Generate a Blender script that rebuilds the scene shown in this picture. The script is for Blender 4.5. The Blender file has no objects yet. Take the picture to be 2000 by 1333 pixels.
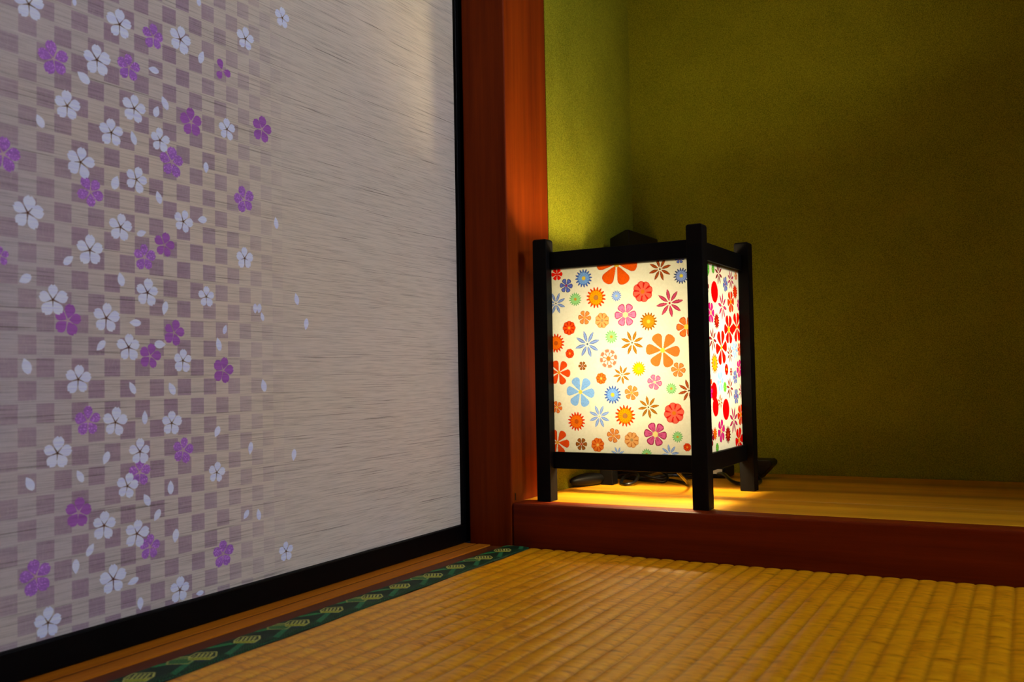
import bpy, bmesh, math, random
import numpy as np
from mathutils import Vector, Matrix
random.seed(7); rng = np.random.default_rng(11)
S = bpy.context.scene
COL = S.collection

# ---------------------------------------------------------------- camera
cam_d = bpy.data.cameras.new('camera'); cam = bpy.data.objects.new('camera', cam_d); COL.objects.link(cam)
R_ = Vector((0.8766269, 0.48081108, -0.01860065)); U_ = Vector((0.03447842, -0.02421028, 0.99911216)); F_ = Vector((-0.47993387, 0.87648991, 0.03780098))
M = Matrix.Identity(4)
for i in range(3):
    M[i][0] = R_[i]; M[i][1] = U_[i]; M[i][2] = -F_[i]
M[2][3] = 0.2
cam.matrix_world = M
cam_d.sensor_width = 36; cam_d.sensor_fit = 'HORIZONTAL'
cam_d.lens = 1834.66 * 36 / 2000
cam_d.clip_start = 0.01; cam_d.clip_end = 50
cam_d.dof.use_dof = True; cam_d.dof.focus_distance = 1.06; cam_d.dof.aperture_fstop = 11
S.camera = cam

# ---------------------------------------------------------------- world, lights, exposure
S.view_settings.view_transform = 'Standard'; S.view_settings.look = 'None'
S.view_settings.exposure = 0.0; S.view_settings.gamma = 1.0; S.view_settings.use_curve_mapping = False
S.cycles.max_bounces = 10; S.cycles.diffuse_bounces = 6; S.cycles.transmission_bounces = 8
S.cycles.caustics_reflective = False; S.cycles.caustics_refractive = False
S.cycles.use_denoising = True
W = bpy.data.worlds.new('world'); S.world = W; W.use_nodes = True
W.node_tree.nodes['Background'].inputs[0].default_value = (0.5, 0.6, 1.0, 1)
W.node_tree.nodes['Background'].inputs[1].default_value = 0.004

def area(name, loc, target, sx, sy, power, col, spread=math.pi):
    l = bpy.data.lights.new(name, 'AREA'); l.shape = 'RECTANGLE'; l.size = sx; l.size_y = sy
    l.energy = power; l.color = col; l.spread = spread
    o = bpy.data.objects.new(name, l); COL.objects.link(o); o.location = loc
    d = Vector(target) - Vector(loc)
    o.rotation_euler = d.to_track_quat('-Z', 'Y').to_euler()
    return o
# daylight through the paper window in the room's right wall, square on to the sliding door
area('side_window_light', (1.86, 0.685, 1.42), (-0.6, 0.72, 0.30), 0.53, 1.22, 40.0, (0.77, 0.84, 1.0))

# ---------------------------------------------------------------- helpers
def lin(c):
    c = [x / 255.0 for x in c]
    return tuple(x / 12.92 if x <= 0.04045 else ((x + 0.055) / 1.055) ** 2.4 for x in c)

def tag(o, label=None, cat=None, group=None, kind=None):
    if label: o['label'] = label
    if cat: o['category'] = cat
    if group: o['group'] = group
    if kind: o['kind'] = kind
    return o

def empty(name, loc=(0, 0, 0), rz=0.0):
    o = bpy.data.objects.new(name, None); COL.objects.link(o); o.location = loc; o.rotation_euler = (0, 0, rz)
    o.empty_display_size = 0.05
    return o

def obj(name, bm, mat, parent=None, smooth=False, bevel=0.0, seg=2):
    me = bpy.data.meshes.new(name)
    if isinstance(bm, bmesh.types.BMesh):
        bm.to_mesh(me); bm.free()
    else:
        me = bm
    for m in (mat if isinstance(mat, (list, tuple)) else [mat]): me.materials.append(m)
    o = bpy.data.objects.new(name, me); COL.objects.link(o)
    if parent: o.parent = parent
    if smooth:
        me.polygons.foreach_set('use_smooth', [True] * len(me.polygons))
    if bevel:
        md = o.modifiers.new('bevel', 'BEVEL'); md.width = bevel; md.segments = seg; md.limit_method = 'ANGLE'; md.angle_limit = math.radians(40)
    return o

def box(bm, x0, y0, z0, x1, y1, z1, mi=0):
    v = [bm.verts.new(p) for p in ((x0,y0,z0),(x1,y0,z0),(x1,y1,z0),(x0,y1,z0),(x0,y0,z1),(x1,y0,z1),(x1,y1,z1),(x0,y1,z1))]
    for f in ((0,3,2,1),(4,5,6,7),(0,1,5,4),(1,2,6,5),(2,3,7,6),(3,0,4,7)):
        q = bm.faces.new([v[k] for k in f]); q.material_index = mi
    return v

def boxes(*bs):
    bm = bmesh.new()
    for b in bs: box(bm, *b)
    return bm

def tube(bm, pts, r, n=10, flat=1.0):
    """swept round tube through smoothed points"""
    P = [Vector(p) for p in pts]
    sm = []
    for i in range(len(P) - 1):
        p0 = P[max(i - 1, 0)]; p1 = P[i]; p2 = P[i + 1]; p3 = P[min(i + 2, len(P) - 1)]
        for k in range(8):
            t = k / 8
            sm.append(0.5 * ((2 * p1) + (-p0 + p2) * t + (2 * p0 - 5 * p1 + 4 * p2 - p3) * t * t + (-p0 + 3 * p1 - 3 * p2 + p3) * t ** 3))
    sm.append(P[-1])
    rings = []
    for i, p in enumerate(sm):
        d = (sm[min(i + 1, len(sm) - 1)] - sm[max(i - 1, 0)]).normalized()
        a = d.cross(Vector((0, 0, 1)))
        if a.length < 1e-3: a = Vector((1, 0, 0))
        a.normalize(); b = a.cross(d).normalized()
        rings.append([bm.verts.new(p + a * r * math.cos(2 * math.pi * k / n) + b * r * flat * math.sin(2 * math.pi * k / n)) for k in range(n)])
    for i in range(len(rings) - 1):
        for k in range(n):
            bm.faces.new((rings[i][k], rings[i][(k + 1) % n], rings[i + 1][(k + 1) % n], rings[i + 1][k]))
    bm.faces.new(rings[0][::-1]); bm.faces.new(rings[-1])
    bmesh.ops.recalc_face_normals(bm, faces=bm.faces)

def lathe(bm, prof, cx=0, cy=0, n=24):
    rings = []
    for r, z in prof:
        rings.append([bm.verts.new((cx + r * math.cos(2 * math.pi * k / n), cy + r * math.sin(2 * math.pi * k / n), z)) for k in range(n)])
    for i in range(len(rings) - 1):
        for k in range(n):
            bm.faces.new((rings[i][k], rings[i][(k + 1) % n], rings[i + 1][(k + 1) % n], rings[i + 1][k]))
    bm.faces.new(rings[0][::-1]); bm.faces.new(rings[-1])

# ---------------------------------------------------------------- node materials
class NT:
    def __init__(s, name):
        s.m = bpy.data.materials.new(name); s.m.use_nodes = True; s.t = s.m.node_tree
        s.t.nodes.clear(); s.out = s.t.nodes.new('ShaderNodeOutputMaterial')
    def n(s, typ, **kw):
        nd = s.t.nodes.new('ShaderNode' + typ)
        for k, v in kw.items(): setattr(nd, k, v)
        return nd
    def l(s, a, b): s.t.links.new(a, b)
    def set(s, sock, v):
        if hasattr(v, 'is_output') or isinstance(v, bpy.types.NodeSocket): s.l(v, sock)
        else:
            if isinstance(v, (tuple, list)) and len(v) == 3 and sock.type == 'RGBA': v = (*v, 1)
            sock.default_value = v
    def math(s, op, a, b=0.0, c=0.0, clamp=False):
        nd = s.n('Math', operation=op); nd.use_clamp = clamp
        s.set(nd.inputs[0], a); s.set(nd.inputs[1], b)
        if len(nd.inputs) > 2: s.set(nd.inputs[2], c)
        return nd.outputs[0]
    def mix(s, f, a, b, mode='MIX'):
        nd = s.n('Mix', data_type='RGBA', blend_type=mode); s.set(nd.inputs[0], f); s.set(nd.inputs[6], a); s.set(nd.inputs[7], b)
        return nd.outputs[2]
    def obj_xyz(s):
        tc = s.n('TexCoord'); sp = s.n('SeparateXYZ'); s.l(tc.outputs['Object'], sp.inputs[0])
        s.tc = tc.outputs['Object']; return sp.outputs
    def noise(s, scale, vec=None, detail=4, rough=0.55, sc=1.0):
        tc = s.n('TexCoord').outputs['Object'] if vec is None else vec
        mp = s.n('Mapping'); s.l(tc, mp.inputs[0]); mp.inputs['Scale'].default_value = scale if isinstance(scale, (tuple, list)) else (scale,) * 3
        nd = s.n('TexNoise'); s.l(mp.outputs[0], nd.inputs['Vector']); nd.inputs['Scale'].default_value = sc; nd.inputs['Detail'].default_value = detail; nd.inputs['Roughness'].default_value = rough
        return nd.outputs['Fac']
    def ramp(s, f, stops):
        nd = s.n('ValToRGB'); s.l(f, nd.inputs[0]); e = nd.color_ramp.elements
        while len(e) < len(stops): e.new(0.5)
        for k, (p, c) in enumerate(stops):
            e[k].position = p; e[k].color = (*c, 1) if len(c) == 3 else c
        return nd.outputs[0]
    def principled(s, col, rough=0.6, spec=0.5, bump=None, bs=0.2, bd=0.001, **kw):
        p = s.n('BsdfPrincipled'); s.set(p.inputs['Base Color'], col); s.set(p.inputs['Roughness'], rough)
        p.inputs['Specular IOR Level'].default_value = spec
        for k, v in kw.items(): s.set(p.inputs[k], v)
        if bump is not None:
            b = s.n('Bump'); s.l(bump, b.inputs['Height']); b.inputs['Strength'].default_value = bs; b.inputs['Distance'].default_value = bd
            s.l(b.outputs[0], p.inputs['Normal'])
        s.l(p.outputs[0], s.out.inputs[0]); return s.m

def wood(name, c1, c2, axis, rough=0.45, spec=0.4, grain=90.0, coarse=9.0, c3=None):
    t = NT(name)
    sc = [grain, grain, grain]; sc[axis] = grain * 0.035
    sc2 = [coarse, coarse, coarse]; sc2[axis] = coarse * 0.08
    a = t.noise(tuple(sc), detail=5, rough=0.7); b = t.noise(tuple(sc2), detail=3)
    f = t.math('MULTIPLY_ADD', a, 0.55, t.math('MULTIPLY', b, 0.45))
    col = t.ramp(f, [(0.32, c1), (0.68, c2)])
    if c3 is not None:
        g = t.math('SMOOTH_MIN', 1.0, t.math('MULTIPLY', t.math('SUBTRACT', b, 0.5, clamp=True), 4.0), 0.1)
        col = t.mix(g, col, c3)
    return t.principled(col, rough, spec, bump=a, bs=0.12, bd=0.0006)

M_post = wood('red_cedar_post', (0.10, 0.009, 0.0004), (0.27, 0.040, 0.001), 2, 0.55, 0.08)
M_sill = wood('red_cedar_sill', (0.10, 0.008, 0.0008), (0.25, 0.030, 0.002), 0, 0.42, 0.15)
M_track = wood('sliding_track_wood', (0.34, 0.085, 0.003), (0.66, 0.21, 0.008), 1, 0.5, 0.2)
M_trackd = wood('dark_board_groove_shade', (0.085, 0.016, 0.004), (0.15, 0.033, 0.006), 1, 0.5, 0.2)
M_room = wood('room_timber', (0.22, 0.06, 0.015), (0.36, 0.12, 0.03), 2, 0.5)

def board_mat():
    t = NT('alcove_board'); xyz = t.obj_xyz(); y = xyz[1]
    a = t.noise((5, 150, 150), detail=5, rough=0.7); b = t.noise((0.9, 22, 22), detail=2)
    f = t.math('MULTIPLY_ADD', a, 0.45, t.math('MULTIPLY', b, 0.55))
    col = t.ramp(f, [(0.30, (0.40, 0.13, 0.004)), (0.52, (0.70, 0.32, 0.010)), (0.72, (0.85, 0.46, 0.015))])
    # long dark bands painting the wall's reflection and board steps, and the pale seam between the two boards
    band = t.ramp(t.math('MULTIPLY', y, 1.0), [(0.0, (0, 0, 0))] ) if False else None
    def bump_at(c, w):
        d = t.math('ABSOLUTE', t.math('SUBTRACT', y, c)); return t.math('SUBTRACT', 1.0, t.math('DIVIDE', d, w), clamp=True)
    wv = t.math('MULTIPLY', t.noise((1.3, 6, 1), detail=2), 0.03)
    y0 = y; y = t.math('ADD', y0, wv)
    k = t.math('ADD', bump_at(1.225, 0.022), bump_at(1.335, 0.030), clamp=True)
    col = t.mix(t.math('MULTIPLY', k, 0.55), col, (0.20, 0.05, 0.006))
    y = y0
    col = t.mix(t.math('MULTIPLY', bump_at(1.107, 0.0016), 0.9), col, (0.85, 0.62, 0.25))
    return t.principled(col, 0.36, 0.45, bump=a, bs=0.06, bd=0.0005)
M_board = board_mat()

def plaster(name, c1, c2):
    t = NT(name)
    a = t.noise(900, detail=3, rough=0.8); b = t.noise(14, detail=3); c = t.noise(2600, detail=2)
    f = t.math('MULTIPLY_ADD', a, 0.88, t.math('MULTIPLY', b, 0.12))
    col = t.ramp(f, [(0.36, c1), (0.62, c2)])
    h = t.math('ADD', a, t.math('MULTIPLY', c, 0.6))
    return t.principled(col, 0.95, 0.05, bump=h, bs=0.35, bd=0.0010)
M_wall = plaster('olive_earth_plaster', (0.095, 0.102, 0.003), (0.34, 0.335, 0.018))
M_plain = plaster('pale_plaster', (0.10, 0.09, 0.06), (0.14, 0.13, 0.09))

t = NT('black_lacquer'); M_black = t.principled((0.0012, 0.0012, 0.0016), 0.45, 0.10)
t = NT('black_stained_wood'); g = t.noise((60, 60, 3), detail=4); M_lamp = t.principled(t.ramp(g, [(0.3, (0.0008, 0.0008, 0.001)), (0.7, (0.0028, 0.0026, 0.0028))]), 0.55, 0.12, bump=g, bs=0.1, bd=0.0004)
t = NT('black_rubber'); M_rub = t.principled((0.0025, 0.0025, 0.003), 0.28, 0.45)
t = NT('black_plastic'); g = t.noise(500, detail=2); M_plas = t.principled((0.0018, 0.0018, 0.0018), 0.45, 0.2, bump=g, bs=0.1, bd=0.0003)
t = NT('white_label'); M_white = t.principled((0.75, 0.72, 0.62), 0.5)
t = NT('brass'); M_brass = t.principled((0.6, 0.4, 0.12), 0.3, Metallic=1.0)
t = NT('concealed_floor'); M_under = t.principled(t.noise(20), 0.9)
t = NT('ceramic_socket'); M_sock = t.principled((0.6, 0.58, 0.5), 0.4)

# glowing bulb
t = NT('frosted_bulb'); e = t.n('Emission'); e.inputs[0].default_value = (1.0, 0.80, 0.42, 1); e.inputs[1].default_value = 135.0; t.l(e.outputs[0], t.out.inputs[0]); M_bulb = t.m

# printed paper of the lamp: colours come from the print (mesh attribute), glow from the bulb behind it
def paper_mat():
    t = NT('printed_lamp_paper')
    at = t.n('Attribute'); at.attribute_name = 'print'
    fib = t.noise(260, detail=4, rough=0.7)
    col = t.mix(1.0, at.outputs['Color'], t.ramp(fib, [(0.3, (0.90, 0.90, 0.88)), (0.7, (1, 1, 1))]), 'MULTIPLY')
    tr = t.n('BsdfTranslucent'); t.l(col, tr.inputs[0]); df = t.n('BsdfDiffuse'); t.l(col, df.inputs[0])
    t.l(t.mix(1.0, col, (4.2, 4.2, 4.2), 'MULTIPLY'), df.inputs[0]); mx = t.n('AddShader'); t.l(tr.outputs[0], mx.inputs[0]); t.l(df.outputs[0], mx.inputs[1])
    t.l(mx.outputs[0], t.out.inputs[0]); return t.m
M_paper = paper_mat()

# woven fusuma cloth with faded chequer print
def cloth_mat():
    t = NT('woven_door_cloth'); x, y, z = t.obj_xyz(); tc = t.tc
    # checker cells
    ui = t.math('FLOOR', t.math('DIVIDE', t.math('SUBTRACT', y, 0.5533), 0.0138))
    zz = t.math('DIVIDE', t.math('SUBTRACT', z, 0.2362), 0.0160)
    vi = t.math('FLOOR', zz); fz = t.math('FRACT', zz)
    par = t.math('PINGPONG', t.math('ADD', ui, vi), 1.0)
    m = t.math('SUBTRACT', 1.0, par)
    m = t.math('MULTIPLY', m, t.math('MULTIPLY', t.math('GREATER_THAN', fz, 0.09), t.math('LESS_THAN', fz, 0.93)))
    fade = t.n('MapRange'); fade.interpolation_type = 'SMOOTHSTEP'; t.l(y, fade.inputs[0]); fade.inputs[1].default_value = 0.53; fade.inputs[2].default_value = 0.70; fade.inputs[3].default_value = 1.0; fade.inputs[4].default_value = 0.0
    fl = t.n('MapRange'); fl.interpolation_type = 'SMOOTHSTEP'; t.l(y, fl.inputs[0]); fl.inputs[1].default_value = 0.34; fl.inputs[2].default_value = 0.47; fl.inputs[3].default_value = 0.45
    m = t.math('MULTIPLY', m, t.math('MULTIPLY', fade.outputs[0], fl.outputs[0]))
    patch = t.noise(18, detail=2)
    m = t.math('MULTIPLY', m, t.math('MULTIPLY_ADD', patch, 0.5, 0.70), clamp=True)
    base = t.mix(t.math('MULTIPLY', t.noise((6, 6, 9), detail=2), 0.8), (0.64, 0.59, 0.49), (0.68, 0.60, 0.55))
    cool_light = t.n('MapRange'); cool_light.interpolation_type = 'SMOOTHSTEP'; t.l(t.math('ADD', y, t.math('MULTIPLY', t.noise((3, 5, 3), detail=2), 0.12)), cool_light.inputs[0])
    cool_light.inputs[1].default_value = 0.36; cool_light.inputs[2].default_value = 0.72; cool_light.inputs[3].default_value = 1.0; cool_light.inputs[4].default_value = 0.0
    base = t.mix(cool_light.outputs[0], base, (0.47, 0.44, 0.50))  # cooler, dimmer light towards the left end, painted into the cloth colour
    gold = t.noise((2, 2.2, 3.5), detail=2)
    base = t.mix(t.math('MULTIPLY', t.math('SUBTRACT', gold, 0.48, clamp=True), 2.2, clamp=True), base, (0.74, 0.64, 0.44))
    col = t.mix(t.math('MULTIPLY', m, 0.92), base, (0.36, 0.255, 0.345))
    # weave: fine weft threads, slubs and dark loose threads running along the door
    w1 = t.noise((1, 30, 1500), detail=2, rough=0.6)
    w2 = t.noise((1, 9, 1250), detail=3, rough=0.6)
    w3 = t.noise((1, 1500, 260), detail=1)
    col = t.mix(t.math('MULTIPLY', t.math('SUBTRACT', 0.56, w1, clamp=True), 2.6, clamp=True), col, t.mix(1.0, col, (0.60, 0.60, 0.60), 'MULTIPLY'))
    dark = t.math('MULTIPLY', t.math('SUBTRACT', w2, 0.615, clamp=True), 16.0, clamp=True)
    col = t.mix(t.math('MULTIPLY', dark, 0.72), col, (0.10, 0.085, 0.07))
    pale = t.math('MULTIPLY', t.math('SUBTRACT', 0.335, w2, clamp=True), 14.0, clamp=True)
    col = t.mix(t.math('MULTIPLY', pale, 0.5), col, (0.75, 0.70, 0.66))
    col = t.mix(t.math('MULTIPLY', t.math('SUBTRACT', w3, 0.5, clamp=True), 0.8), col, (0.62, 0.60, 0.52))
    h = t.math('ADD', w1, w2)
    return t.principled(col, 0.85, 0.12, bump=h, bs=0.25, bd=0.0004)
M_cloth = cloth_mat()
def print_mat(name, c, c2=None, speck=False):
    t = NT(name)
    w1 = t.noise((1, 30, 1100), detail=2, rough=0.6)
    col = t.mix(t.math('MULTIPLY', t.math('SUBTRACT', 0.58, w1, clamp=True), 2.4, clamp=True), c, c2 or tuple(v * 0.62 for v in c))
    if speck:
        s_ = t.noise(900, detail=1); col = t.mix(t.math('MULTIPLY', t.math('SUBTRACT', s_, 0.56, clamp=True), 6.0, clamp=True), col, tuple(min(1, v * 1.9 + .03) for v in c))
    return t.principled(col, 0.8, 0.15)
M_fw = print_mat('white_blossom_print', (0.74, 0.82, 1.0), (0.55, 0.60, 0.95))
M_fp = print_mat('purple_blossom_print', (0.40, 0.17, 0.62), None, True)
M_fm = print_mat('magenta_blossom_print', (0.40, 0.14, 0.54))
M_fc = print_mat('blossom_eye_print', (0.13, 0.055, 0.03))
M_fl = print_mat('pale_blossom_eye_print', (0.62, 0.45, 0.50))

def straw_mat():
    t = NT('woven_rush'); x, y, z = t.obj_xyz()
    a = t.noise((45, 560, 1), detail=3, rough=0.75)          # single rush stems, lying across the ribs
    b = t.noise((9, 60, 1), detail=3); c = t.noise((60, 170, 1), detail=3, rough=0.7)
    ridx = t.math('FLOOR', t.math('DIVIDE', x, 0.0161)); 
    f = t.math('ADD', t.math('MULTIPLY', a, 0.42), t.math('ADD', t.math('MULTIPLY', b, 0.18), t.math('MULTIPLY', c, 0.40)))
    col = t.ramp(f, [(0.37, (0.34, 0.10, 0.001)), (0.48, (0.86, 0.335, 0.002)), (0.60, (1.0, 0.50, 0.006))])
    # shade in the grooves between ribs, painted into the straw colour
    fr = t.math('FRACT', t.math('DIVIDE', t.math('ADD', x, 0.5160 + 0.0161 * 60), 0.0161))
    g = t.math('MULTIPLY', t.math('ABSOLUTE', t.math('SUBTRACT', fr, 0.5)), 2.0)
    g = t.math('MULTIPLY', t.math('SUBTRACT', g, 0.62, clamp=True), 2.8, clamp=True)
    col = t.mix(t.math('MULTIPLY', g, t.math('MULTIPLY_ADD', b, 0.75, 0.0)), col, (0.24, 0.070, 0.002))
    h = t.math('ADD', a, t.math('MULTIPLY', c, 0.8))
    return t.principled(col, 0.33, 0.50, bump=h, bs=0.5, bd=0.0010)
M_straw = straw_mat()
t = NT('brocade_border'); at = t.n('Attribute'); at.attribute_name = 'print'
ns = t.noise((1500, 900, 1), detail=2)
M_heri = t.principled(t.mix(0.6, at.outputs['Color'], t.mix(1.0, at.outputs['Color'], t.ramp(ns, [(0.35, (0.25, 0.25, 0.25)), (0.65, (1.6, 1.6, 1.6))]), 'MULTIPLY')), 0.6, 0.3, bump=ns, bs=0.3, bd=0.0003)

# ---------------------------------------------------------------- data taken off the photograph, metres on each surface
WHITE= [(0.4093, 0.4678, 0.012, -5), (0.4844, 0.4776, 0.0121, 0), (0.544, 0.4844, 0.0121, 10), (0.6181, 0.5079, 0.0112, 5), (0.6663, 0.5429, 0.0104, 0), (0.4643, 0.4441, 0.0125, -5), (0.4393, 0.4029, 0.0113, 0), (0.4979, 0.4153, 0.0118, 5), (0.4768, 0.3916, 0.0114, 0), (0.5226, 0.3955, 0.01, 0), (0.5951, 0.4205, 0.01, 0), (0.4502, 0.3637, 0.0122, 10), (0.4996, 0.3595, 0.0109, 15), (0.4086, 0.3201, 0.0122, 5), (0.4848, 0.3201, 0.0115, 5), (0.546, 0.3328, 0.0102, 15), (0.4579, 0.2994, 0.0122, 0), (0.6151, 0.3093, 0.0105, 0), (0.5098, 0.2714, 0.0113, 5), (0.5703, 0.2722, 0.0095, 0), (0.4278, 0.2606, 0.0121, 0), (0.4719, 0.2496, 0.012, 5), (0.492, 0.2279, 0.0111, 0), (0.5449, 0.218, 0.0101, 5), (0.4481, 0.2038, 0.0116, 5), (0.4798, 0.1709, 0.0116, 5), (0.5331, 0.1676, 0.0107, 5), (0.5021, 0.147, 0.0103, 0), (0.4313, 0.1516, 0.012, 5), (0.5807, 0.1233, 0.0095, 10), (0.4904, 0.1218, 0.0101, 15), (0.4697, 0.0949, 0.011, 5), (0.499, 0.0843, 0.0114, 12), (0.4776, 0.0537, 0.0122, 0), (0.6646, 0.0425, 0.0098, 0), (0.5405, 0.0328, 0.0106, 5), (0.4241, 0.0341, 0.0113, 5)]
PURPLE= [(0.4283, 0.4344, 0.0134, -10), (0.5164, 0.478, 0.0109, 0), (0.493, 0.4466, 0.0113, 0), (0.5902, 0.4712, 0.01, -20), (0.555, 0.4176, 0.0121, -5), (0.6378, 0.43, 0.0133, 10), (0.5344, 0.3799, 0.0127, 0), (0.3907, 0.3578, 0.0127, 5), (0.4586, 0.3431, 0.0123, 36), (0.6147, 0.3619, 0.0129, -15), (0.5071, 0.2991, 0.0109, 0), (0.5267, 0.3111, 0.0104, 10), (0.4396, 0.2465, 0.0119, 10), (0.5359, 0.2408, 0.0108, 15), (0.5122, 0.2214, 0.0109, 10), (0.5888, 0.2099, 0.0123, 15), (0.4563, 0.1731, 0.0116, 0), (0.5447, 0.145, 0.0112, 10), (0.5018, 0.1312, 0.0111, 0), (0.4482, 0.1075, 0.0118, 5), (0.5114, 0.0722, 0.0107, 5), (0.4148, 0.0678, 0.0133, -10), (0.5873, 0.0536, 0.0125, 0), (0.3886, 0.288, 0.007, 0)]
PETAL= [(0.4529, 0.4274, 0.0061, 120), (0.5168, 0.451, 0.0054, 90), (0.5665, 0.476, 0.0062, 200), (0.4179, 0.3867, 0.0051, 150), (0.5192, 0.418, 0.005, 200), (0.5277, 0.4269, 0.0059, 150), (0.4971, 0.3917, 0.0057, 160), (0.5641, 0.5232, 0.004, 180), (0.4453, 0.4821, 0.0034, 180), (0.4803, 0.3537, 0.0059, 200), (0.5212, 0.3488, 0.0054, 160), (0.5709, 0.3823, 0.0048, 0), (0.5043, 0.3178, 0.0049, 250), (0.5665, 0.3371, 0.0052, 80), (0.6554, 0.3463, 0.0057, 170), (0.4401, 0.2901, 0.0052, 230), (0.4068, 0.2739, 0.0053, 60), (0.4852, 0.2799, 0.0055, 165), (0.5269, 0.2602, 0.0058, 15), (0.4982, 0.2471, 0.0056, 90), (0.6823, 0.2773, 0.0059, 165), (0.6954, 0.254, 0.0059, 10), (0.5911, 0.2452, 0.0044, 200), (0.5839, 0.2322, 0.0061, 165), (0.4673, 0.2288, 0.0054, 45), (0.5217, 0.2309, 0.0057, 270), (0.4078, 0.2133, 0.006, 160), (0.4953, 0.1966, 0.0055, 150), (0.5335, 0.1952, 0.0058, 150), (0.6375, 0.196, 0.006, 165), (0.5068, 0.1733, 0.0056, 180), (0.5815, 0.1578, 0.0052, 30), (0.6204, 0.1408, 0.0059, 10), (0.6764, 0.1304, 0.0057, 10), (0.4716, 0.1448, 0.0053, 25), (0.4102, 0.1322, 0.0056, 150), (0.4495, 0.1334, 0.0052, 150), (0.5084, 0.1091, 0.0056, 150), (0.5184, 0.0959, 0.0052, 35), (0.5317, 0.1161, 0.0057, 180), (0.5365, 0.0769, 0.0057, 10), (0.4578, 0.0789, 0.0052, 215), (0.4459, 0.0689, 0.0055, 0), (0.4954, 0.0487, 0.0054, 75), (0.5019, 0.0303, 0.0051, 0), (0.6145, 0.0832, 0.0049, 40), (0.6298, 0.0811, 0.0054, 170), (0.6275, 0.2653, 0.0046, 0), (0.6326, 0.2656, 0.0046, 10), (0.6364, 0.2584, 0.0042, 160), (0.5613, 0.0259, 0.0042, 90)]
FRONT= [('D', 185.2, 321.6, 7.5, 'red'), ('D', 173.1, 307.2, 8.6, 'navy'), ('B', 149.9, 314.5, 11.1, 'blue'), ('A', 107.2, 328.1, 25.7, 'orange2'), ('C', 54.3, 318.3, 13.8, 'brown'), ('B', 29.2, 309.0, 9.3, 'bluey'), ('D', 30.8, 328.2, 5.4, 'navy'), ('B', 161.4, 290.3, 8.2, 'green'), ('B', 134.5, 290.7, 12.7, 'sun'), ('B', 108.4, 291.2, 6.4, 'pale'), ('E', 75.8, 294.1, 12.3, 'red2'), ('C', 43.8, 279.2, 16.3, 'rose'), ('C', 187.3, 286.8, 13.3, 'blues'), ('D', 149.7, 267.9, 8.5, 'ochreo'), ('E', 127.2, 263.5, 9.2, 'peach'), ('D', 97.7, 268.6, 13.6, 'pink'), ('B', 69.6, 259.8, 10.7, 'gold'), ('E', 170.4, 256.5, 8.6, 'redor'), ('D', 24.7, 251.6, 12.0, 'orange'), ('C', 146.9, 236.4, 16.3, 'blues'), ('B', 116.0, 243.9, 8.0, 'green'), ('C', 90.3, 236.1, 14.6, 'ochre'), ('A', 53.4, 226.3, 20.3, 'orange'), ('B', 188.4, 239.0, 11.6, 'sunr'), ('E', 170.2, 226.0, 5.8, 'redor'), ('E', 120.2, 218.7, 11.7, 'salmon'), ('A', 185.1, 203.8, 15.2, 'redor'), ('D', 153.8, 210.9, 5.4, 'brownd'), ('E', 130.0, 195.8, 6.8, 'orangec'), ('C', 103.8, 199.6, 11.1, 'ochre'), ('B', 82.8, 206.2, 8.7, 'yellow'), ('D', 35.5, 204.1, 8.5, 'ochreo'), ('D', 63.9, 190.6, 8.9, 'pink'), ('A', 157.2, 180.2, 18.3, 'sky'), ('B', 116.0, 176.7, 10.9, 'blue'), ('D', 92.3, 178.9, 8.7, 'ochreo'), ('B', 44.3, 183.2, 6.5, 'green'), ('C', 23.8, 180.7, 13.0, 'brown'), ('D', 188.8, 162.3, 7.4, 'orange'), ('C', 133.4, 151.6, 13.7, 'pale'), ('B', 101.0, 152.4, 12.7, 'sun'), ('C', 72.1, 162.3, 13.3, 'ochre'), ('E', 41.8, 155.7, 12.0, 'red2'), ('B', 163.1, 145.5, 11.4, 'sunr'), ('A', 188.9, 120.3, 15.8, 'redor'), ('D', 157.4, 118.9, 7.5, 'brownd'), ('E', 136.3, 118.4, 8.4, 'orangec'), ('D', 115.9, 129.6, 8.5, 'ochreo'), ('E', 93.5, 124.9, 9.2, 'peach'), ('D', 64.6, 131.7, 13.7, 'magenta'), ('B', 38.3, 129.3, 6.5, 'green'), ('C', 111.2, 108.3, 8.7, 'pale'), ('B', 75.5, 109.1, 6.6, 'green'), ('C', 47.9, 109.8, 11.1, 'pale'), ('E', 27.4, 118.0, 4.6, 'redor')]
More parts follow.
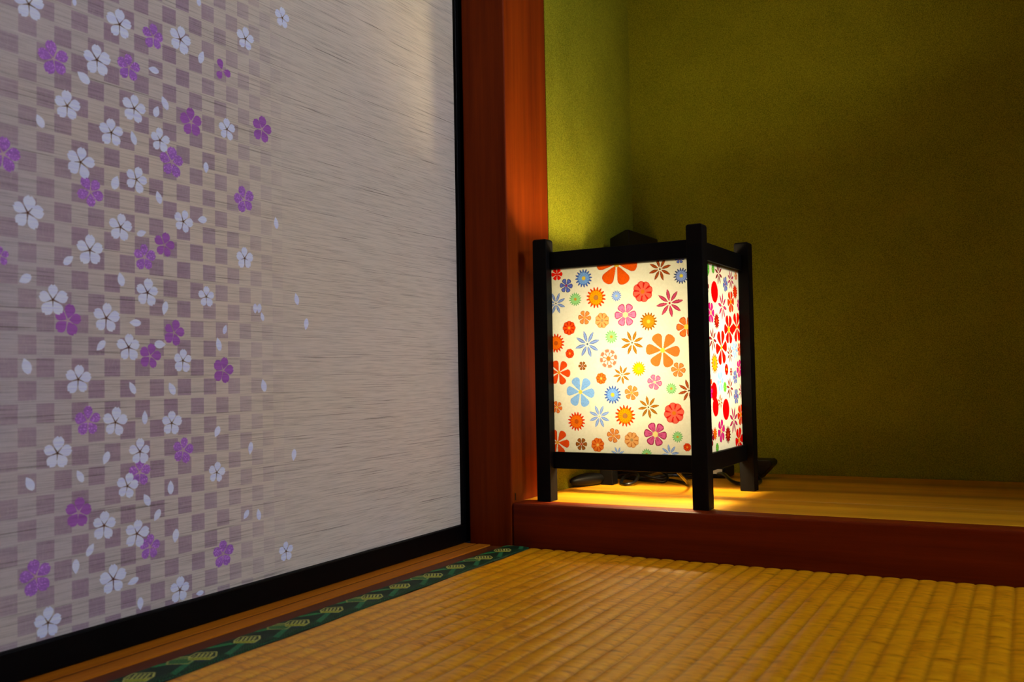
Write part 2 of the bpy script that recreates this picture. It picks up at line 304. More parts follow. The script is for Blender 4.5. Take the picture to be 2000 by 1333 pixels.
SIDE= [('E', 78.5, 321.5, 5.5, 'greend'), ('C', 99.0, 317.9, 13.9, 'crimson'), ('D', 124.5, 307.0, 9.4, 'navy'), ('C', 146.9, 314.4, 12.5, 'rosed'), ('D', 168.8, 321.0, 5.8, 'orange'), ('S', 81.9, 294.7, 12.7, 'purered'), ('B', 163.6, 300.3, 9.7, 'reds'), ('D', 144.4, 286.7, 13.7, 'ored'), ('C', 110.5, 279.2, 16.7, 'rosed'), ('D', 66.2, 269.6, 12.5, 'magentad'), ('D', 178.5, 284.9, 7.8, 'magentad'), ('B', 87.1, 260.7, 10.2, 'brownr'), ('D', 133.7, 252.3, 18.4, 'purey'), ('A', 167.3, 256.3, 19.3, 'pured'), ('C', 70.4, 238.6, 14.3, 'crimson'), ('A', 102.6, 229.7, 21.6, 'pured'), ('C', 135.4, 222.4, 11.3, 'crimson'), ('C', 155.6, 228.3, 13.3, 'sky'), ('D', 176.5, 228.7, 8.7, 'ored'), ('B', 75.4, 211.0, 12.5, 'sun'), ('E', 120.1, 203.7, 7.0, 'pured'), ('D', 138.4, 200.9, 5.2, 'crimson'), ('D', 154.9, 194.2, 8.7, 'navy'), ('D', 172.9, 204.6, 11.5, 'magentad'), ('A', 94.9, 189.3, 12.3, 'sky'), ('E', 112.2, 182.7, 6.4, 'greend'), ('C', 131.6, 181.4, 13.4, 'crimson'), ('D', 156.6, 170.4, 9.8, 'navy'), ('C', 178.2, 176.6, 10.6, 'rosed'), ('S', 70.9, 178.1, 11.0, 'purered'), ('S', 75.0, 160.2, 11.0, 'purered'), ('C', 92.8, 165.9, 9.4, 'brown'), ('S', 114.0, 156.0, 12.8, 'purered'), ('C', 143.7, 141.7, 17.2, 'rosed'), ('D', 173.3, 147.0, 13.4, 'ored'), ('D', 93.9, 131.6, 13.6, 'magentad'), ('B', 119.2, 125.5, 11.0, 'brownr'), ('D', 164.4, 116.0, 16.1, 'purey'), ('B', 69.6, 129.5, 7.9, 'sunr'), ('E', 76.7, 113.1, 5.6, 'greend')]

# ---------------------------------------------------------------- setting
def st(o): tag(o, kind='structure'); return o
st(obj('floor', boxes((-0.75, -1.62, -0.08, 1.96, 1.45, -0.055)), M_under))
XW, YB, ZA = -0.5385, 1.388, 0.051
st(obj('wall_back', boxes((-0.62, YB, -0.05, 0.66, YB + 0.06, 2.3)), M_wall))
wl = st(obj('wall_left', boxes((-0.62, 1.088, -0.05, XW, YB, 2.3)), M_wall))
st(obj('wall_left_upper', boxes((-0.68, -1.5, 1.80, -0.60, 0.975, 2.3)), M_plain))
st(obj('wall_front', boxes((-0.75, -1.62, -0.05, 1.96, -1.5, 2.3)), M_plain))
st(obj('wall_alcove_right', boxes((0.605, 0.976, -0.05, 0.66, YB, 2.3)), M_wall))
st(obj('wall_beside_alcove', boxes((0.6605, 0.976, -0.05, 1.96, 1.04, 2.3)), M_plain))
st(obj('wall_right', boxes((1.90, -1.5, -0.05, 1.96, 0.40, 2.3), (1.90, 0.40, -0.05, 1.96, 0.975, 0.76), (1.90, 0.40, 2.08, 1.96, 0.975, 2.3)), M_plain))
st(obj('ceiling', boxes((-0.75, -1.62, 2.3, 1.96, 1.45, 2.36)), M_room))

def shoji(name, x0, y0, z0, x1, y1, z1, along):
    t_ = NT(name + '_paper'); tr = t_.n('BsdfTranslucent'); tr.inputs[0].default_value = (0.85, 0.85, 0.82, 1); t_.l(tr.outputs[0], t_.out.inputs[0])
    r = st(empty(name, ((x0 + x1) / 2, (y0 + y1) / 2, z0)))
    inv = Vector(r.location)
    def loc(b): return (b[0]-inv.x, b[1]-inv.y, b[2]-inv.z, b[3]-inv.x, b[4]-inv.y, b[5]-inv.z)
    if along == 'y':
        bb = [(x0, y0, z0, x1, y0+.02, z1), (x0, y1-.02, z0, x1, y1, z1), (x0, y0+.02, z0, x1, y1-.02, z0+.03), (x0, y0+.02, z1-.03, x1, y1-.02, z1)]
        pl = (x0+.018, y0+.02, z0+.03, x0+.020, y1-.02, z1-.03)
    else:
        bb = [(x0, y0, z0, x0+.03, y1, z1), (x1-.03, y0, z0, x1, y1, z1), (x0+.03, y0, z0, x1-.03, y1, z0+.03), (x0+.03, y0, z1-.03, x1-.03, y1, z1)]
        pl = (x0+.03, y1-.020, z0+.03, x1-.03, y1-.018, z1-.03)
    obj('window_frame', boxes(*[loc(b) for b in bb]), M_room, r)
    obj('window_paper', boxes(loc(pl)), t_.m, r)
shoji('window_1', 1.905, 0.40, 0.76, 1.95, 0.975, 2.08, 'y')

# corner post, rounded arrises
st(obj('trim_1', boxes((-0.598, 0.976, -0.05, -0.5385, 1.088, 2.3)), M_post, bevel=0.0022, seg=3))
peg = obj('peg_slot', boxes((-0.53860, 0.9835, 0.0530, -0.53835, 0.9858, 0.0615)), M_black, bpy.data.objects['trim_1'])
# alcove front sill
st(obj('trim_2', boxes((-0.5380, 0.976, -0.05, 0.6045, 1.0042, ZA)), M_sill, bevel=0.0024, seg=3))
# alcove floor board
st(obj('floor_alcove', boxes((-0.5380, 1.0046, 0.018, 0.6045, 1.3875, ZA)), M_board, bevel=0.0006, seg=1))
# threshold below the doors: wood, flush dark strip painting a groove's shade, wood, dark edge board
trk = bmesh.new()
box(trk, -0.66, -1.5, -0.03, -0.5888, 0.9755, -0.0002)
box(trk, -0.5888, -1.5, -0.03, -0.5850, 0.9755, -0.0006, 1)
box(trk, -0.5850, -1.5, -0.03, -0.5690, 0.9755, 0.0)
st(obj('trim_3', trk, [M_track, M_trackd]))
st(obj('trim_4', boxes((-0.5688, -1.5, -0.03, -0.5477, 0.9755, -0.0012)), M_trackd, bevel=0.0005, seg=1))
st(obj('trim_5', boxes((-0.66, -1.5, 1.76, -0.585, 0.9755, 1.80)), M_room, bevel=0.001))

# ---------------------------------------------------------------- sliding door with blossom cloth
def blossom_polys(bm, cy, cz, R, rot, mat, eye, off, petals=5, eyes=True, jitter=0.08):
    def poly(pts, o, mi):
        vs = [bm.verts.new((XF + o, cy + p[0], cz + p[1])) for p in pts]
        f = bm.faces.new(vs); f.material_index = mi
        f.normal_update()
        if f.normal.x < 0: f.normal_flip()
    for k in range(5):
        if k >= petals: break
        a = math.radians(rot + (72 if petals == 5 else 118) * k + random.uniform(-4, 4)); L = R * random.uniform(1 - jitter, 1 + jitter * .5); wd = random.uniform(0.30, 0.35)
        ca, sa = math.cos(a), math.sin(a)
        prof = [(0.10, 0.0), (0.22, 0.10), (0.38, 0.22), (0.55, 0.30), (0.70, 0.31), (0.83, 0.26), (0.94, 0.15), (1.0, 0.085), (0.92, 0.0)]
        pts = [(u * wd / 0.28, v) for v, u in prof] + [(-u * wd / 0.28, v) for v, u in prof[-2:0:-1]]
        poly([((u * L) * ca + (v * L) * sa, -(u * L) * sa + (v * L) * ca) for u, v in pts], off, mat)
    if eyes:
        n = 8; r = R * 0.075
        poly([(r * math.cos(2 * math.pi * i / n), r * math.sin(2 * math.pi * i / n)) for i in range(n)], off + 0.00004, eye)
        for k in range(5):
            a = math.radians(rot + 36 + 72 * k); ca, sa = math.cos(a), math.sin(a); h = R * (0.012 if eye == 3 else 0.022); ln = R * (0.34 if eye == 3 else 0.42)
            poly([(-h * ca, h * sa), (h * ca, -h * sa), (h * .5 * ca + ln * sa, -h * .5 * sa + ln * ca), (-h * .5 * ca + ln * sa, h * .5 * sa + ln * ca)], off + 0.00003, eye)
def loose_petal(bm, cy, cz, L, d, off):
    a = math.radians(d); ca, sa = math.cos(a), math.sin(a)
    prof = [(-1.0, 0.0), (-0.75, 0.22), (-0.3, 0.50), (0.15, 0.58), (0.55, 0.48), (0.85, 0.25), (0.98, 0.10), (0.86, 0.0)]
    wd = random.uniform(0.85, 1.1)
    pts = [(u * wd, v) for v, u in prof] + [(-u * wd, v) for v, u in prof[-2:0:-1]]
    vs = [bm.verts.new((XF + off, cy + u * L * ca + v * L * sa, cz - u * L * sa + v * L * ca)) for u, v in pts]
    f = bm.faces.new(vs); f.material_index = 1; f.normal_update()
    if f.normal.x < 0: f.normal_flip()

XF = -0.606
def door(name, y0, y1, xf, pattern):
    d = st(empty(name, (0, 0, 0)))
    fr = 0.0225
    obj('door_rail', boxes((xf - 0.018, y0, 0.0004, xf + 0.0035, y1, fr)), M_black, d, bevel=0.0012)
    obj('door_rail', boxes((xf - 0.018, y0, 1.742, xf + 0.0035, y1, 1.759)), M_black, d, bevel=0.0012)
    obj('door_stile', boxes((xf - 0.018, y1 - 0.0245, fr + .0002, xf + 0.0035, y1, 1.7418)), M_black, d, bevel=0.0012)
    obj('door_stile', boxes((xf - 0.018, y0, fr + .0002, xf + 0.0035, y0 + 0.0245, 1.7418)), M_black, d, bevel=0.0012)
    bm = bmesh.new()
    box(bm, xf - 0.012, y0 + 0.0246, fr + 0.0004, xf, y1 - 0.0247, 1.7416)
    if pattern:
        o = 0.00010
        for (y, z, R, rot) in PURPLE:
            blossom_polys(bm, y, z, R, rot, 2 if random.random() < .7 else 3 - 0, 5, o, petals=3 if abs(y - .5902) < .001 else 5); o += 0.000001
        o = 0.00017
        for (y, z, R, rot) in WHITE:
            blossom_polys(bm, y, z, R, rot, 1, 4, o); o += 0.000001
        for (y, z, L, dd) in PETAL:
            loose_petal(bm, y, z, L, dd, o); o += 0.000001
        # the print carries on outside the photograph: above it and towards the photographer
        for k in range(190):
            y = random.uniform(0.16, 0.62); z = random.uniform(0.05, 1.5)
            if y > 0.375 and z < 0.59: continue
            if y > 0.40 and z < 0.60: continue
            if random.random() < 0.35: blossom_polys(bm, y, z, random.uniform(.010, .013), random.uniform(0, 72), 2, 5, 0.00012)
            else: blossom_polys(bm, y, z, random.uniform(.010, .013), random.uniform(0, 72), 1, 4, 0.00020)
            loose_petal(bm, y + random.uniform(-.03, -.016), z + random.uniform(-.03, .03), 0.0055, random.uniform(0, 360), 0.00024)
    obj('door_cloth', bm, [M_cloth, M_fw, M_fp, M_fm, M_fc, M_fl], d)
    return d
door('door_1', 0.078, 0.994, XF, True)
door('door_2', -0.84, 0.10, XF - 0.024, False)

# ---------------------------------------------------------------- tatami mat
tat = tag(empty('tatami_mat', (0.39, -0.25, -0.05)), 'golden woven rush tatami mat with a dark green patterned cloth border', 'floor mat')
TX, TY, TZ = 0.39, -0.25, -0.05
P_ = 0.0161
def rush():
    x0, x1 = -0.5160, 1.88; nr = int((x1 - x0) / P_); per = 10
    xs = np.array([x0 + P_ * (i + j / per) for i in range(nr) for j in range(per)] + [x0 + P_ * nr])
    ys = np.concatenate([np.linspace(-1.49, 0.3, 40)[:-1], np.linspace(0.3, 0.9745, 260)])
    fr = ((xs - x0) / P_) % 1.0
    ridge = np.clip(np.sin(np.pi * fr), 0, 1) ** 0.55
    X, Y = np.meshgrid(xs, ys)
    ph = np.floor((X - x0) / P_ + 1e-6)
    amp = 0.00115 + 0.00008 * np.sin(Y * 31 + ph * 2.1) + 0.00007 * np.sin(Y * 263 + ph * 4.7)
    wob = 0.0003 * np.sin(Y * 40 + X * 12)
    Z = -0.0012 + ridge[None, :] * amp + wob
    nx, ny = len(xs), len(ys)
    v = np.stack([X.ravel() - TX, Y.ravel() - TY, Z.ravel() - TZ], 1)
    i = np.arange(nx * ny).reshape(ny, nx)
    q = np.stack([i[:-1, :-1].ravel(), i[:-1, 1:].ravel(), i[1:, 1:].ravel(), i[1:, :-1].ravel()], 1)
    # edge folded down at the sill end
    low = v[i[-1]].copy(); low[:, 2] = 0.012; base = len(v); v = np.vstack([v, low]); j = base + np.arange(nx)
    q = np.vstack([q, np.stack([i[-1, :-1], i[-1, 1:], j[1:], j[:-1]], 1)])
    me = bpy.data.meshes.new('woven_surface'); me.from_pydata(v.tolist(), [], q.tolist()); me.update()
    return me
o = obj('woven_surface', rush(), M_straw, tat, smooth=True)
# material of the straw is laid out in room coordinates
def shift_coords(mat, off):
    nt = mat.node_tree
    for nd in [n for n in nt.nodes if n.type == 'TEX_COORD']:
        links = [l for l in nt.links if l.from_socket == nd.outputs['Object']]
        if not links: continue
        va = nt.nodes.new('ShaderNodeVectorMath'); va.operation = 'ADD'; va.inputs[1].default_value = off
        tgt = [l.to_socket for l in links]
        for l in links: nt.links.remove(l)
        nt.links.new(nd.outputs['Object'], va.inputs[0])
        for s_ in tgt: nt.links.new(va.outputs[0], s_)
shift_coords(M_straw, (TX, TY, TZ))
obj('mat_core', boxes((-0.5465 - TX, -1.49 - TY, 0.0, 1.88 - TX, 0.9735 - TY, 0.0465)), M_under, tat)

def grid_mesh(name, nu, nv, fn, colors):
    """nu x nv vertex grid; fn(iu, iv arrays)->xyz; colors (nv,nu,3)"""
    iu, iv = np.meshgrid(np.arange(nu), np.arange(nv)); v = fn(iu, iv).reshape(-1, 3)
    i = np.arange(nu * nv).reshape(nv, nu)
    q = np.stack([i[:-1, :-1].ravel(), i[:-1, 1:].ravel(), i[1:, 1:].ravel(), i[1:, :-1].ravel()], 1).astype(np.int32)
    me = bpy.data.meshes.new(name); me.vertices.add(len(v)); me.vertices.foreach_set('co', v.astype(np.float32).ravel())
    me.loops.add(q.size); me.loops.foreach_set('vertex_index', q.ravel())
    me.polygons.add(len(q)); me.polygons.foreach_set('loop_start', np.arange(0, q.size, 4, dtype=np.int32)); 
    me.update(calc_edges=True)
    at = me.attributes.new('print', 'FLOAT_COLOR', 'POINT'); c = np.ones((nv * nu, 4), np.float32); c[:, :3] = colors.reshape(-1, 3)
    at.data.foreach_set('color', c.ravel()); me.polygons.foreach_set('use_smooth', np.ones(len(q), bool)); me.validate()
    return me

def heri():
    x0, x1 = -0.5475, -0.5160; y0, y1 = -1.49, 0.9745; r = 0.00055
    nu = int((x1 - x0) / r) + 1; nv = int((y1 - 0.25) / r) + 1; 
    xs = np.linspace(x0, x1, nu); ys = np.linspace(0.25, y1, nv); X, Y = np.meshgrid(xs, ys)
    C = np.zeros((nv, nu, 3)); C[:] = (0.004, 0.032, 0.010)
    xc = -0.5335; pitch = 0.0502
    # broad leaf-like green shapes
    tt = ((Y - 0.4413) / pitch) % 1.0; uu = (X - xc)
    leaf = (np.abs(uu + 0.010 - 0.028 * (tt - .5)) < 0.0035) & (tt > .40) & (tt < .75)
    C[leaf] = (0.03, 0.30, 0.07)
    leaf = (np.abs(uu - 0.010 + 0.020 * (tt - .5)) < 0.0026) & (tt > .30) & (tt < .85)
    C[leaf] = (0.025, 0.22, 0.075)
    dots = (np.sin(X * 2600) * np.sin(Y * 2300) > 0.35) & (np.abs(uu) > 0.009)
    C[dots] = C[dots] * 0.4 + np.array((0.02, 0.20, 0.05)) * 0.6
    blue = (np.abs(uu - 0.006) < 0.006) & (np.abs(tt - 0.98) < 0.13)
    C[blue] = (0.008, 0.045, 0.055)
    n = 0
    k0 = int((0.25 - 0.4413) / pitch) - 1
    for k in range(k0, 14):
        yc = 0.4413 + pitch * k
        def rot(cx, cy):      # motif axes lie at about 32 degrees to the border
            return (X - cx) * 0.847 + (Y - cy) * 0.531, -(X - cx) * 0.531 + (Y - cy) * 0.847
        def hexm(d, n_, w=0.0102):
            return np.maximum(np.abs(n_) / 0.0100, (np.abs(d) + 0.0023 * np.abs(n_) / 0.0100) / w)
        dbl = (k % 2 == 1)
        if dbl:
            d, n_ = rot(xc - 0.0050, yc - 0.0100); m = hexm(d, n_)
            C[m < 1] = (0.055, 0.21, 0.045); C[(m < 1) & (m > 0.84)] = (0.40, 0.46, 0.10); C[(m < .84) & (n_ > .002)] = (0.22, 0.32, 0.06)
        d, n_ = rot(xc + (0.0015 if dbl else -0.0006), yc + (0.004 if dbl else 0.0)); m = hexm(d, n_)
        C[m < 1] = (0.58, 0.60, 0.13)
        C[(m < 0.86) & (m > 0.74) & (n_ > -0.002)] = (0.010, 0.05, 0.015)
        bars = (m < 0.74) & (np.sin(d * 2050 + 0.6) > 0.25) & (n_ > -0.0035)
        C[bars] = (0.012, 0.035, 0.010)
        C[(m < 0.90) & (n_ < -0.0045)] = (0.42, 0.46, 0.015)
    C *= np.where(np.sin(Y * 5200 + X * 2600) > 0.1, 1.15, 0.55)[..., None]
    C *= rng.uniform(0.7, 1.25, (nv, nu, 1))
    def fn(iu, iv):
        x = xs[iu]; y = ys[iv]; e = (iu / (nu - 1))
        wav = 0.0007 * np.sin(y * 2 * np.pi / 0.05) * (e > .5) * (e - .5) * 2
        z = -0.0004 + 0.0010 * np.sin(np.pi * np.clip(e, 0, 1)) ** .3 + 0.0001 * np.sin(y * 300) + 0.0007
        z = np.where(e > 0.985, -0.0008, z); z = np.where(e < 0.01, -0.004, z)
        return np.stack([x + wav - TX, y - TY, z - TZ], -1)
    return grid_mesh('cloth_border', nu, nv, fn, C)
obj('cloth_border', heri(), M_heri, tat)
def heri_rest():
    xs = np.linspace(-0.5475, -0.5160, 8); ys = np.linspace(-1.49, 0.2497, 60); C = np.zeros((60, 8, 3)); C[:] = (0.012, 0.08, 0.035)
    def fn(iu, iv): return np.stack([xs[iu] - TX, ys[iv] - TY, np.full(iu.shape, 0.0022) - TZ], -1)
    return grid_mesh('cloth_border', 8, 60, fn, C)
obj('cloth_border', heri_rest(), M_heri, tat)

# ---------------------------------------------------------------- paper floor lamp
AX, AY, AR = -0.3065, 0.995, 0.0226
LW, LD, LS = 0.2107, 0.1970, 0.0182
cx, cy = LW / 2, LD / 2
ux, uy = -math.cos(AR), math.sin(AR); wx, wy = math.sin(AR), math.cos(AR)
lamp = tag(empty('paper_floor_lamp', (AX + ux * cx + wx * cy, AY + uy * cx + wy * cy, ZA), -AR),
           'glowing square lamp with black wooden frame and multicoloured flower-print paper sides', 'lamp')
def LB(i0, j0, z0, i1, j1, z1):          # lamp box: i leftwards from right side, j back from the front
    return (cx - i1, j0 - cy, z0 - ZA, cx - i0, j1 - cy, z1 - ZA)
ZT = 0.3642
def leg(i0, j0):
    bm = bmesh.new(); x0, y0, z0, x1, y1, z1 = LB(i0, j0, ZA + 0.0001, i0 + LS, j0 + LS, ZT)
    box(bm, x0, y0, z0, x1, y1, z1)
    top = [e for e in bm.edges if all(v.co.z > z1 - 1e-5 for v in e.verts)]
    bmesh.ops.bevel(bm, geom=top, offset=0.0038, segments=4, profile=0.6, affect='EDGES')
    return bm
for (i0, j0) in ((0, 0), (LW - LS, 0), (0, LD - LS), (LW - LS, LD - LS)):
    obj('leg', leg(i0, j0), M_lamp, lamp, bevel=0.0007, seg=2)
RT0, RT1, RB0, RB1 = 0.3280, 0.3484, 0.0897, 0.1092
r0, r1 = 0.0085, LS - 0.0005
for (z0, z1) in ((RT0, RT1), (RB0, RB1)):
    obj('rail', boxes(LB(LS, r0, z0, LW - LS, r1, z1)), M_lamp, lamp, bevel=0.0006)
    obj('rail', boxes(LB(LS, LD - r1, z0, LW - LS, LD - r0, z1)), M_lamp, lamp, bevel=0.0006)
    obj('rail', boxes(LB(r0, LS, z0, r1, LD - LS, z1)), M_lamp, lamp, bevel=0.0006)
    obj('rail', boxes(LB(LW - r1, LS, z0, LW - r0, LD - LS, z1)), M_lamp, lamp, bevel=0.0006)
# thin battens behind the paper, just under the top rail
for b in (LB(LS, 0.0145, RT0 - 0.0022, LW - LS, LS, RT0 + .001), LB(0.0145, LS, RT0 - 0.0042, LS, LD - LS, RT0 + .001)):
    obj('batten', boxes(b), M_lamp, lamp)

PAL = dict(red=((255,30,10),(255,30,10),(255,30,10)), navy=((105,120,200),(40,50,95),(190,40,70)), blue=((130,180,235),(70,95,160),(240,210,60)),
    bluey=((150,170,225),(60,70,95),(245,225,70)), orange2=((255,95,15),(190,60,20),(250,190,40)), brown=((180,80,25),(120,50,25),(90,60,40)),
    green=((165,225,130),(120,190,110),(215,160,50)), sun=((250,170,10),(230,60,10),(190,130,60)), pale=((165,195,240),(110,140,205),(220,220,160)),
    red2=((245,105,75),(215,25,20),(225,120,30)), rose=((215,75,100),(150,30,60),(190,20,50)), blues=((145,170,220),(85,105,160),(90,100,120)),
    ochreo=((245,150,65),(180,90,35),(245,170,60)), peach=((245,175,95),(200,120,50),(190,150,90)), pink=((235,130,160),(190,60,105),(250,235,150)),
    gold=((230,150,25),(160,90,20),(250,200,60)), redor=((245,80,20),(200,30,10),(250,170,50)), orange=((245,125,45),(200,75,30),(245,210,70)),
    ochre=((190,120,25),(130,80,20),(120,100,50)), sunr=((250,120,15),(225,40,10),(200,90,20)), salmon=((235,125,85),(250,225,200),(225,120,40)),
    brownd=((170,95,30),(110,60,25),(200,60,40)), orangec=((240,120,35),(205,70,20),(250,190,90)), yellow=((240,205,10),(200,150,10),(200,180,60)),
    sky=((145,195,240),(110,160,220),(240,215,80)), magenta=((225,95,140),(165,30,80),(250,225,130)),
    greend=((110,195,60),(60,140,40),(150,180,60)), crimson=((150,25,40),(110,10,30),(230,60,80)), rosed=((205,35,100),(130,10,60),(200,20,60)),
    magentad=((225,30,125),(170,10,90),(245,190,120)), ored=((240,60,10),(200,20,5),(250,150,30)), reds=((235,50,10),(200,20,5),(240,90,20)),
    purered=((255,5,5),(255,5,5),(255,5,5)), pured=((255,20,5),(225,5,5),(255,180,30)), purey=((250,15,10),(220,5,5),(255,170,40)), brownr=((165,25,15),(120,15,10),(230,80,30)))
BG = (252, 243, 200)
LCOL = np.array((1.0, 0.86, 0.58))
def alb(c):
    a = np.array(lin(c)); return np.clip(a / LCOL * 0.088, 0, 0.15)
def paint(flowers, u0, u1, z0, z1, res):
    nu = int((u1 - u0) / res) + 1; nv = int((z1 - z0) / res) + 1
    us = np.linspace(u0, u1, nu); zs = np.linspace(z0, z1, nv)
    C = np.zeros((nv, nu, 3)); C[:] = alb(BG)
    for n_, (k, fu, fz, R, pal) in enumerate(flowers):
        a0, a1 = np.searchsorted(us, [fu - R * 1.1, fu + R * 1.1]); b0, b1 = np.searchsorted(zs, [fz - R * 1.1, fz + R * 1.1])
        if a1 <= a0 or b1 <= b0: continue
        X, Z = np.meshgrid(us[a0:a1] - fu, zs[b0:b1] - fz); sub = C[b0:b1, a0:a1]
        r = np.hypot(X, Z) / R; th = np.arctan2(X, Z) + (n_ * 0.37 if k in 'BE' else (0.1 if k == 'A' else (n_ % 3) * 0.12))
        c1, c2, c3 = (alb(c) for c in PAL[pal])
        def petal(n, wmax, t0, exp, rnd):
            ph = (th % (2 * np.pi / n)) - np.pi / n
            al = r * np.cos(ph); ac = np.abs(r * np.sin(ph)); t = np.clip((al - t0) / (1 - t0), 0, 1)
            if rnd: h = wmax * t ** exp * np.sqrt(np.clip(1 - np.clip((t - .62) / .38, 0, 1) ** 2, 0, 1))
            else: h = wmax * np.clip(np.sin(np.pi * t), 0, 1) ** exp
            return ac, h, al, t, (ac < h) & (al > t0) & (al < 1)
        if k == 'A':
            ac, h, al, t, m = petal(6, .40, .10, .80, True); sub[m] = c1
            sp = rng.random(m.shape) < .18; sub[m & sp] = c1 * .72; e = m & (ac > h * .86); sub[e] = c1 * .5 + c2 * .5
            sub[r < .14] = c3
        elif k == 'C':
            ac, h, al, t, m = petal(8, .125, .14, .8, False); sub[m] = c2; sub[m & (ac < h * .55)] = c1
            sub[(r < .08)] = c3
        elif k == 'D':
            ac, h, al, t, m = petal(6, .45, .05, .85, True); sub[m] = c2; m2 = m & (ac < h * .72) & (t < .9); sub[m2] = c1
            m3 = m & (ac < h * .28) & (t > .2) & (t < .6); sub[m3] = c1 * .6 + c2 * .4
            sub[r < (.24 if R > .010 else .15)] = c3
        elif k == 'B':
            n = 16 if R > .008 else 14
            q = np.cos(n * th); m = r < (.86 + .14 * q); sub[m] = c1
            sub[m & (r > .62) & (q > .1)] = c2; sub[m & (q < -.75) & (r > .3)] = c1 * .45 + c2 * .55
            sub[r < .24] = c3; sub[(r < .24) & (r > .19)] = c2 * .5 + c3 * .5
        elif k == 'E':
            q = np.abs(np.cos(4 * th)); m = r < (.90 + .10 * q); sub[m] = c1; sub[m & (q < .45) & (r > .35)] = c2
            sub[m & (r > .93 * (.90 + .10 * q))] = c2 * .6 + c1 * .4
            if pal == 'salmon': sub[(r < .62)] = c2; sub[(r < .62) & (q < .5)] = c1; sub[(r < .24)] = c3
            sub[r < .2] = c3
        else:
            sub[r < 1] = c1
    return us, zs, C
def panel(flowers, u0, u1, z0, z1, res, place):
    us, zs, C = paint(flowers, u0, u1, z0, z1, res)
    def fn(iu, iv):
        return place(us[iu], zs[iv])
    return grid_mesh('paper_panel', len(us), len(zs), fn, C)
FR = [(k, a / 1000, b / 1000, c / 1000, p) for k, a, b, c, p in FRONT]
SD = [(k, a / 1000, b / 1000, c / 1000, p) for k, a, b, c, p in SIDE]
# the part of the right side that the front leg hides from the photograph carries the same print
for k in range(26):
    SD.append((random.choice('ABCDE'), random.uniform(.02, .058), random.uniform(.115, .32), random.uniform(.006, .011), random.choice(['pured', 'ored', 'sky', 'crimson', 'magentad', 'sun', 'greend'])))
REC = 0.0135; E_ = 0.0006
g0, g1 = RB1 - .0007, RT0 + .0008
def pf(u, z): return np.stack([cx - u, np.full(u.shape, REC - cy), z - ZA], -1)
def pr(u, z): return np.stack([np.full(u.shape, cx - REC), u - cy, z - ZA], -1)
def pl(u, z): return np.stack([np.full(u.shape, cx - (LW - REC)), u - cy, z - ZA], -1)
def pb(u, z): return np.stack([cx - u, np.full(u.shape, LD - REC - cy), z - ZA], -1)
obj('paper_panel', panel(FR, LS - E_, LW - LS + E_, g0, g1, .00040, pf), M_paper, lamp)
obj('paper_panel', panel(SD, LS - E_, LD - LS + E_, g0, g1, .00045, pr), M_paper, lamp)
obj('paper_panel', panel(SD, LS - E_, LD - LS + E_, g0, g1, .0010, pl), M_paper, lamp)
obj('paper_panel', panel(FR, LS - E_, LW - LS + E_, g0, g1, .0010, pb), M_paper, lamp)
# cross bar, socket and bulb
BI, BJ = 0.094, 0.104
obj('cross_bar', boxes(LB(r1 + .0002, BJ - .010, RB0 + .001, LW - r1 - .0002, BJ + .014, RB0 + .007)), M_lamp, lamp)
bm = bmesh.new(); lathe(bm, [(.014, RB0 + .0072 - ZA), (.015, RB0 + .010 - ZA), (.0145, .145 - ZA), (.012, .152 - ZA)], cx - BI, BJ - cy)
obj('socket', bm, M_sock, lamp, smooth=True)
bm = bmesh.new(); zb = 0.1522 - ZA
lathe(bm, [(.0115, zb), (.013, zb + .008), (.019, zb + .020), (.0215, zb + .040), (.0215, zb + .108), (.018, zb + .124), (.012, zb + .132), (.005, zb + .135)], cx - BI, BJ - cy)
obj('light_bulb', bm, M_bulb, lamp, smooth=True)

# ---------------------------------------------------------------- things behind the lamp
# slim black upright case in the alcove corner
cs = tag(empty('slim_case', (-0.511, 1.323, ZA)), 'slim black upright case with a sloping top corner, behind the lamp', 'case')
bm = bmesh.new()
prof = [(-0.015, 0.0002), (0.015, 0.0002), (0.015, 0.3579), (0.0095, 0.3579), (-0.015, 0.3470)]
vs0 = [bm.verts.new((x, -0.061, z)) for x, z in prof]; vs1 = [bm.verts.new((x, 0.060, z)) for x, z in prof]
bm.faces.new(vs0); bm.faces.new(vs1[::-1])
for k in range(5): bm.faces.new((vs0[k], vs1[k], vs1[(k + 1) % 5], vs0[(k + 1) % 5]))
bmesh.ops.recalc_face_normals(bm, faces=bm.faces)
obj('case_body', bm, M_plas, cs, bevel=0.0012)

# power cord of the lamp: from the socket down to the boards, in loose loops
cord = tag(empty('electric_cable', (-0.46, 1.2, ZA)), 'loose black power cord looped on the alcove boards under the lamp', 'cord')
def cp(*pts): return [(x + 0.46, y - 1.2, z - ZA) for x, y, z in pts]
bm = bmesh.new()
tube(bm, cp((-0.388, 1.106, .0895), (-0.384, 1.14, .070), (-0.400, 1.205, .0545), (-0.430, 1.238, .0535), (-0.460, 1.240, .0560), (-0.478, 1.225, .062), (-0.488, 1.205, .060), (-0.486, 1.188, .0535),
            (-0.475, 1.176, .0532), (-0.466, 1.186, .056), (-0.470, 1.205, .064), (-0.500, 1.222, .062), (-0.520, 1.205, .0535), (-0.528, 1.180, .0535)), 0.0022)
obj('cord_loop', bm, M_rub, cord, smooth=True)
bm = bmesh.new()
tube(bm, cp((-0.528, 1.26, .0535), (-0.500, 1.245, .0535), (-0.470, 1.250, .0545), (-0.440, 1.262, .0580), (-0.420, 1.285, .0535), (-0.400, 1.318, .0535), (-0.375, 1.285, .060), (-0.345, 1.235, .0545), (-0.320, 1.225, .0538), (-0.318, 1.265, .0538), (-0.334, 1.300, .0600)), 0.0025)
obj('cord_loop', bm, M_rub, cord, smooth=True)
bm = bmesh.new()
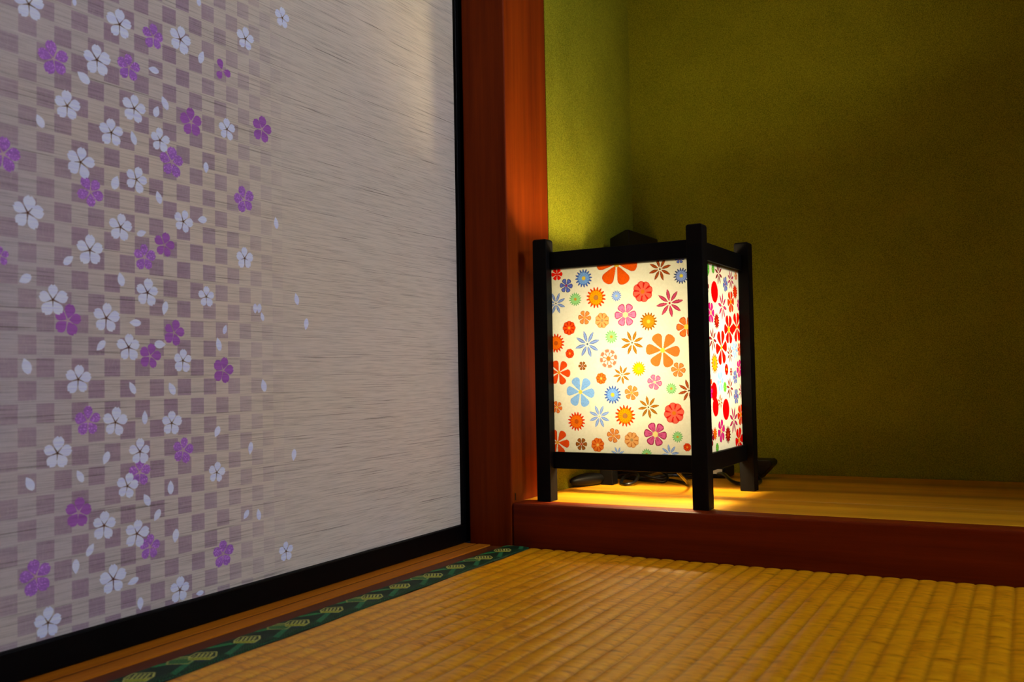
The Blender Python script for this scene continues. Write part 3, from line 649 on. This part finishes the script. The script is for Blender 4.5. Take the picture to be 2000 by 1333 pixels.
tube(bm, cp((-0.512, 1.262, .0655), (-0.470, 1.262, .0665), (-0.440, 1.238, .0610), (-0.436, 1.222, .0540), (-0.455, 1.222, .0535), (-0.500, 1.236, .0540)), 0.0017)
obj('cord_loop', bm, M_rub, cord, smooth=True)

# inline switch, lying against the left wall
sw = tag(empty('inline_switch', (-0.515, 1.165, ZA)), 'black oval inline cord switch beside the lamp\'s left rear leg', 'switch')
bm = bmesh.new(); bmesh.ops.create_uvsphere(bm, u_segments=24, v_segments=14, radius=1.0)
for v in bm.verts:
    v.co = Vector((v.co.x * 0.034 * (1 - .25 * v.co.y), v.co.y * 0.0095, v.co.z * 0.0085 + 0.0086))
bmesh.ops.rotate(bm, verts=bm.verts, cent=(0, 0, 0), matrix=Matrix.Rotation(math.radians(68), 3, 'Z'))
bmesh.ops.translate(bm, verts=bm.verts, vec=(-0.008, -0.004, 0.0))
obj('switch_body', bm, M_plas, sw, smooth=True)

# power strip with a pale face
ps = tag(empty('power_strip', (-0.425, 1.322, ZA)), 'low black power strip with a pale stripe, on the boards behind the lamp', 'power strip')
obj('strip_body', boxes((-0.042, -0.018, 0.0002, 0.048, 0.030, 0.0155)), M_plas, ps, bevel=0.0015)
obj('pale_stripe', boxes((0.000, -0.0186, 0.0065, 0.044, -0.01795, 0.0130)), M_white, ps)

# plug adapter leaning out behind the right rear leg
ad = tag(empty('power_adapter', (-0.335, 1.322, ZA)), 'black wedge-shaped power adapter sticking out behind the lamp\'s right rear leg', 'adapter')
bm = bmesh.new()
prof = [(-0.022, 0.0002), (0.004, 0.0002), (0.023, 0.0200), (0.023, 0.0250), (0.019, 0.0275), (-0.022, 0.0275)]
vs0 = [bm.verts.new((x, -0.016, z)) for x, z in prof]; vs1 = [bm.verts.new((x, 0.018, z)) for x, z in prof]
bm.faces.new(vs0); bm.faces.new(vs1[::-1])
for k in range(6): bm.faces.new((vs0[k], vs1[k], vs1[(k + 1) % 6], vs0[(k + 1) % 6]))
bmesh.ops.recalc_face_normals(bm, faces=bm.faces)
obj('adapter_body', bm, M_plas, ad, bevel=0.0015)
